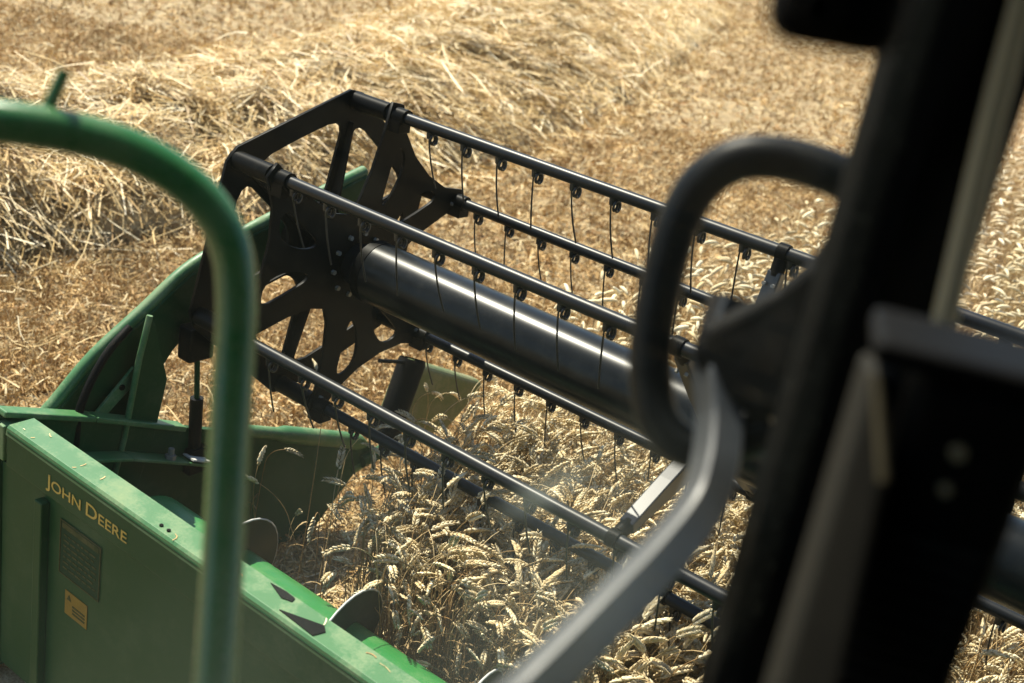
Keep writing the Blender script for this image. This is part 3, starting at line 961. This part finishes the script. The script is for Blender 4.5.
def slots():
    hs = []
    for k in (0, 2, 4):
        for a, sg in ((ANG[k], -1), (ANG[k + 1], 1)):
            w = 10 if k == 0 else 13
            hs.append(chaikin([pol(a + sg * R(14), .20), pol(a + sg * R(8), .34), pol(a + sg * R(7), .455), pol(a + sg * R(7 + w), .425), pol(a + sg * R(11 + w), .30)], 2))
    return hs
def plate(name, x, outline, holes, th):
    me = plate_mesh(name, outline, holes, th)
    for v in me.vertices: v.co = (v.co.x + x, v.co.y, v.co.z + RZ)
    return link_mesh(name, me, M['black'], reel)
p1 = plate('end_plate', -.09, hexagon(.578, .03), windows(.026, .432, .15), .010)
p2 = plate('end_plate', .11, lobed(), slots(), .010)
for r_, nb, x in ((.115, 10, .117), (.52, 6, .117), (.54, 6, -.083)):
    for k in range(nb):
        a = ANG[0] + 2 * math.pi * k / nb + (.22 if r_ == .50 else 0)
        y, z = math.cos(a) * r_, RZ + math.sin(a) * r_
        mb = MB(); mb.tube([(x, y, z), (x + .012, y, z)], .009, 6, smooth=False)
        mb.build('bolt', M['bolt'], p1 if x < 0 else p2)
# stiffening ribs between the two plates
for i in range(6):
    a = ANG[i]; e = Vector((0, math.cos(a), math.sin(a))); t = Vector((0, -math.sin(a), math.cos(a)))
    o_ = Vector((0, 0, RZ))
    vs = []
    for r_, x0, x1 in ((.13, -.083, -.03), (.34, -.083, -.05), (.47, -.083, -.06)):
        for x in (x0, x1):
            for s_ in (-.004, .004):
                q = o_ + e * r_ + t * s_; vs.append((x, q.y, q.z))
    fs = []
    for k in range(2):
        b = k * 4
        fs += [(b, b + 4, b + 6, b + 2), (b + 1, b + 3, b + 7, b + 5), (b, b + 1, b + 5, b + 4), (b + 2, b + 6, b + 7, b + 3)]
    fs += [(0, 2, 3, 1), (8, 9, 11, 10)]
    mb = MB(); mb.add(vs, fs); mb.build('rib', M['black'], reel)

# one tine: clip, coil and wire, made once and copied
def tine_mesh(seed):
    rg = random.Random(seed)
    mb = MB()
    mb.tube([(-.004, 0, -.040), (-.004, 0, -.015)], [.010, .013], 10)
    pts = []
    n_ = 22
    for k in range(n_ + 1):
        a = 2 * math.pi * 1.7 * k / n_
        pts.append((.002 + .017 * k / n_, .004 + .0150 * math.sin(a), -.040 + .0165 * math.cos(a)))
    mb.tube(pts, .0046, 6)
    lean = R(17 + rg.uniform(-4, 4)); bx = rg.uniform(-.01, .012)
    w = [(-.012, .004, -.026)]
    for k in range(1, 7):
        f = k / 6
        w.append((-.013 + bx * f * f, .004 + math.sin(lean) * .215 * f - .006 * math.sin(f * 3.14), -.026 - math.cos(lean) * .215 * f))
    mb.tube(w, .0030, 6)
    me = bpy.data.meshes.new('tine'); me.from_pydata(mb.v, [], mb.f); me.polygons.foreach_set('use_smooth', mb.sm)
    me.materials.append(M['wire'])
    return me
tines = [tine_mesh(k) for k in range(5)]
PH = [.437, .229, .170, .30, .426, .648]                # first tine on each bar, metres from the plate
XLIM = [2.75, 2.75, 2.6, 2.3, 2.3, 2.75]
bars = []
for i in range(6):
    a = ANG[i]; y, z = math.cos(a) * RR, RZ + math.sin(a) * RR
    mb = MB(); mb.tube([(.06, y, z), (X_REEL, y, z)], .0205, 16)
    bar = mb.build('tine_bar', M['steel_black'], reel); bars.append(bar)
    mb = MB(); mb.tube([(-.10, y, z), (.085, y, z)], .033, 14); mb.tube([(.12, y, z), (.17, y, z)], .030, 14)
    mb.box((.10, y - .03, z - .055), (.165, y + .03, z - .01)); mb.build('bearing_sleeve', M['black'], bar, .003)
    x = PH[i]
    while x - .1524 > .16: x -= .1524
    k = 0
    while x < XLIM[i]:
        t = bpy.data.objects.new('tine', tines[(k * 3 + i) % 5]); COL.objects.link(t)
        t.parent = bar; t.location = (x, y, z - RZ + RZ)
        x += .1524; k += 1

# carrier arms half way along the tube
for xs in (1.625, 4.4):
    for i in range(6):
        a = ANG[i]; e = Vector((0, math.cos(a), math.sin(a))); t = Vector((0, -math.sin(a), math.cos(a))); o_ = Vector((0, 0, RZ))
        vs = []; prof = [(.10, .056), (.30, .042), (.49, .022)]
        for r_, hw in prof:
            for (dx, s_) in ((-.022, -hw), (-.022, hw), (.022, hw), (.022, -hw)):
                q = o_ + e * r_ + t * s_ * .8; vs.append((xs + dx, q.y, q.z))
        fs = []
        for k in range(2):
            b = 4 * k
            fs += [(b + j, b + (j + 1) % 4, b + 4 + (j + 1) % 4, b + 4 + j) for j in range(4)]
        fs += [(0, 1, 2, 3), (8, 11, 10, 9)]
        mb = MB(); mb.add(vs, fs); ca_ = mb.build('carrier_arm', M['arm_steel'], reel, .004)
        q = o_ + e * RR
        mb = MB(); mb.tube([(xs - .016, q.y, q.z), (xs + .016, q.y, q.z)], .0265, 16)
        qq = o_ + e * (RR - .045)
        mb.tube([(xs, *(o_ + e * (RR - .07)).yz), (xs, *(o_ + e * (RR - .02)).yz)], .022, 8)
        mb.build('clamp', M['black'], ca_)
        for s_ in (-.02, .02):
            q = o_ + e * .45 + t * .03
            mb = MB(); mb.tube([(xs + s_ * .7, *(q - t * .004).yz), (xs + s_ * .7, *(q + t * .006).yz)], .006, 6, smooth=False)
            mb.build('bolt', M['bolt'], ca_)

# ------------------------------------------------------------------ combine cab, seen from inside
cab = empty('combine_cab', (3.3, -2.9, 1.62))
tag(cab, 'dark combine cab interior with corner pillar and dusty side window', 'harvester cab')
GX = 2.585
mb = MB(); mb.box((1.42, -3.95, 1.52), (4.0, -2.25, 1.62)); mb.build('floor_deck', M['interior'], cab)
mb = MB(); mb.box((2.45, -4.0, 3.35), (4.2, -1.85, 3.47)); mb.build('roof', M['interior'], cab, .03)
mb = MB(); mb.box((2.57, -4.0, 1.622), (4.1, -3.92, 3.348)); mb.build('rear_wall', M['interior'], cab)
mb = MB(); mb.box((4.02, -3.918, 1.622), (4.1, -2.05, 3.348)); mb.build('side_wall', M['interior'], cab)
mb = MB(); mb.box((1.85, -8.5, 1.1), (4.95, -4.05, 3.7)); mb.build('unseen_grain_tank', M['green'], cab, .05)  # out of view; built to cut sky light reaching the header face
mb = MB(); mb.box((2.5, -4.0, .7), (4.3, -2.35, 1.515)); mb.build('unseen_axle_housing', M['black'], cab, .03)  # unseen machine front, added to block sky from behind the header
mb = MB(); mb.tube([(1.50, -3.2, .76), (1.53, -3.2, .76), (2.17, -3.2, .76), (2.20, -3.2, .76)], [.66, .75, .75, .66], 40); mb.build('unseen_tyre', M['rubber'], cab)  # unseen wheel, placed to dim the light on the header back
mb = MB(); mb.prism([(-1.132, .25), (-1.132, .86), (-2.34, 1.5), (-2.34, .75)], 'x', 2.62, 4.1); mb.build('unseen_feeder_house', M['green'], cab, .02)  # below the view; added to block bounce light from the right
# glazing
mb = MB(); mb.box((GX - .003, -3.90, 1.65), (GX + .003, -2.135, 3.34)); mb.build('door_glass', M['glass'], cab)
mb = MB(); mb.box((2.66, -2.043, 1.65), (4.0, -2.037, 3.34)); mb.build('windscreen', M['glass'], cab)
# corner pillar (vertical, 5-sided section)
sec = [(2.540, -2.122), (2.552, -2.085), (2.600, -2.050), (2.640, -2.052), (2.648, -2.085), (2.60, -2.13), (2.565, -2.142)]
mb = MB(); mb.prism(sec, 'z', 1.622, 3.348); mb.build('corner_pillar', M['interior'], cab, .008, 3)
mb = MB(); mb.tube([(2.612, -2.092, 3.0), (2.626, -2.103, 2.823), (2.634, -2.108, 2.724), (2.653, -2.126, 2.56), (2.659, -2.138, 2.512), (2.675, -2.16, 2.40)], .0095, 10); mb.build('window_seal', M['seal'], cab)
# pillar trim panel and console box with buttons
mb = MB()
q = [(2.698, -2.413, 2.408), (2.728, -2.398, 2.42), (2.690, -2.321, 2.589), (2.670, -2.328, 2.586)]
lo = [tuple(Vector(q[0]) + (Vector(q[0]) - Vector(q[3])) * 1.2), tuple(Vector(q[1]) + (Vector(q[1]) - Vector(q[2])) * 1.2)]
q = [lo[0], lo[1], q[2], q[3]]
qb = [(x - .020, y + .030, z) for x, y, z in q]
mb.add(q + qb, [(0, 1, 2, 3), (7, 6, 5, 4), (0, 4, 5, 1), (1, 5, 6, 2), (2, 6, 7, 3), (3, 7, 4, 0)])
tp = mb.build('pillar_trim', M['interior_trim'], cab, .004, 3)
mb = MB(); mb.tube([(2.676, -2.332, 2.588), (2.686, -2.337, 2.565), (2.702, -2.346, 2.531)], .0042, 10); mb.build('trim_edge', M['edge'], tp)
# the box is turned to face the seat
ux = Vector((.92, .39, 0)).normalized(); uy = Vector((-.39, .92, 0)).normalized()
bm_ = Matrix.Identity(4)
for j in range(3):
    bm_[j][0] = ux[j]; bm_[j][1] = uy[j]
bm_[0][3], bm_[1][3], bm_[2][3] = 2.700, -2.335, 0
mb = MB(); mb.box((0, 0, 1.7), (.080, .06, 2.598), bm_); cb = mb.build('console_box', M['interior'], cab, .010, 3)
mb = MB(); mb.box((-.03, -.003, 2.598), (.085, .07, 2.614), bm_); mb.build('console_lid', M['rubber'], cb, .006, 3)
for (lx, lz, r_) in ((.034, 2.557, .0045), (.034, 2.532, .0035)):
    p0 = bm_ @ Vector((lx, .002, lz)); p1_ = bm_ @ Vector((lx, -.004, lz))
    mb = MB(); mb.tube([p0, p1_], r_, 12); mb.build('button', M['button'], cb, .001)
for k in range(9):
    mb = MB(); mb.box((.012, -.002, 2.385 + k * .013), (.068, -.0003, 2.391 + k * .013), bm_); mb.build('vent_slat', M['slat'], cb)
# speaker housing on the upper pillar
sm_ = Matrix.Identity(4)
rt = Vector((.78, .62, 0)).normalized(); fw = Vector((-.62, .78, 0)).normalized()
for j in range(3):
    sm_[j][0] = rt[j]; sm_[j][1] = fw[j]
sm_[0][3], sm_[1][3], sm_[2][3] = 2.637, -2.514, 2.779
mb = MB(); mb.box((0, 0, 0), (.062, .035, .11), sm_); sp = mb.build('speaker_housing', M['interior'], cab, .014, 5)
ring = [sm_ @ Vector((.018 + .008 * math.cos(a), -.001, .019 + .008 * math.sin(a))) for a in [2 * math.pi * k / 24 for k in range(25)]]
mb = MB(); mb.tube(ring, .0016, 6); mb.build('grille_ring', M['interior_trim'], sp)
# grab handle loop outside the door
loop = [(2.560, -1.985, 2.605), (2.514, -1.982, 2.619), (2.456, -1.997, 2.627), (2.412, -2.018, 2.620), (2.387, -2.036, 2.594), (2.379, -2.051, 2.555), (2.383, -2.066, 2.499), (2.394, -2.081, 2.446), (2.411, -2.091, 2.404), (2.431, -2.095, 2.377), (2.461, -2.087, 2.364), (2.489, -2.068, 2.379), (2.52, -2.05, 2.40)]
mb = MB(); mb.tube(spline(loop, 6), .0205, 16); mb.build('grab_handle', M['mirror_black'], cab)
# hinge bracket and mirror arm
mb = MB()
front = [(2.443, -2.1, 2.458), (2.444, -2.09, 2.482), (2.463, -2.074, 2.502), (2.49, -2.054, 2.527), (2.507, -2.039, 2.556), (2.516, -2.026, 2.591), (2.549, -2.014, 2.595), (2.607, -2.045, 2.446), (2.518, -2.086, 2.418), (2.475, -2.1, 2.425)]
back = [(p[0] - .027, p[1] + .062, p[2] - .022) for p in front]
nn = len(front)
mb.add(front + back, [tuple(range(nn)), tuple(reversed(range(nn, 2 * nn)))] + [(i, i + nn, (i + 1) % nn + nn, (i + 1) % nn) for i in range(nn)])
mb.build('hinge_bracket', M['rubber'], cab, .014, 4)
armp = [(2.446, -2.045, 2.500), (2.452, -2.062, 2.462), (2.462, -2.076, 2.439), (2.484, -2.093, 2.405), (2.504, -2.124, 2.373), (2.514, -2.158, 2.348), (2.518, -2.22, 2.326), (2.518, -2.301, 2.302), (2.515, -2.381, 2.274), (2.513, -2.444, 2.256), (2.51, -2.58, 2.20), (2.52, -2.66, 2.10), (2.53, -2.68, 1.9), (2.55, -2.68, 1.7)]
def square_bar(pts, half, ref, chamfer=.18):
    """square tube with one edge line turned towards ref, corners chamfered"""
    pts = [Vector(p) for p in pts]; n = len(pts); vs = []
    for i, p in enumerate(pts):
        t = (pts[min(n - 1, i + 1)] - pts[max(0, i - 1)]).normalized()
        e = (ref - t * ref.dot(t)).normalized(); w = t.cross(e)
        a, b = (e + w).normalized() * half, (e - w).normalized() * half
        c = 1 - chamfer
        for (x, y) in ((1, c), (c, 1), (-c, 1), (-1, c), (-1, -c), (-c, -1), (c, -1), (1, -c)):
            vs.append(p + a * x + b * y)
    fs = [(i * 8 + k, i * 8 + (k + 1) % 8, (i + 1) * 8 + (k + 1) % 8, (i + 1) * 8 + k) for i in range(n - 1) for k in range(8)]
    mb = MB(); mb.add(vs, fs, False)
    mb.add(vs[:8], [tuple(range(8))]); mb.add(vs[-8:], [tuple(range(8))])
    return mb
square_bar(spline(armp, 8), .0168, (Vector((.37, -.75, .56)) + (UP - RIGHT) * .30).normalized()).build('mirror_arm', M['arm_coat'], cab)

# ------------------------------------------------------------------ green guard rail on the platform outside
rail_o = empty('guard_rail', (2.2, -2.4, 1.62))
tag(rail_o, 'bent green tubular guard rail in the left foreground outside the cab window', 'guard rail')
rp = [(1.50, -2.75, 1.622), (1.50, -2.74, 2.2), (1.52, -2.70, 2.42), (1.60, -2.62, 2.495), (1.715, -2.513, 2.515), (1.832, -2.396, 2.522), (1.871, -2.337, 2.516), (1.901, -2.300, 2.506), (1.932, -2.269, 2.487), (1.961, -2.246, 2.459), (1.987, -2.236, 2.421), (2.006, -2.240, 2.374), (2.024, -2.252, 2.32), (2.040, -2.265, 2.281), (2.095, -2.308, 2.159), (2.158, -2.360, 2.047), (2.2, -2.395, 1.95), (2.25, -2.43, 1.622)]
mb = MB(); mb.tube(spline(rp, 6), .0212, 20); mb.build('rail_tube', M['green_rail'], rail_o)
mb = MB(); mb.tube([(1.849, -2.362, 2.527), (1.851, -2.355, 2.545), (1.852, -2.342, 2.575)], [.009, .0065, .006], 10); mb.build('latch_pin', M['green_rail'], rail_o)
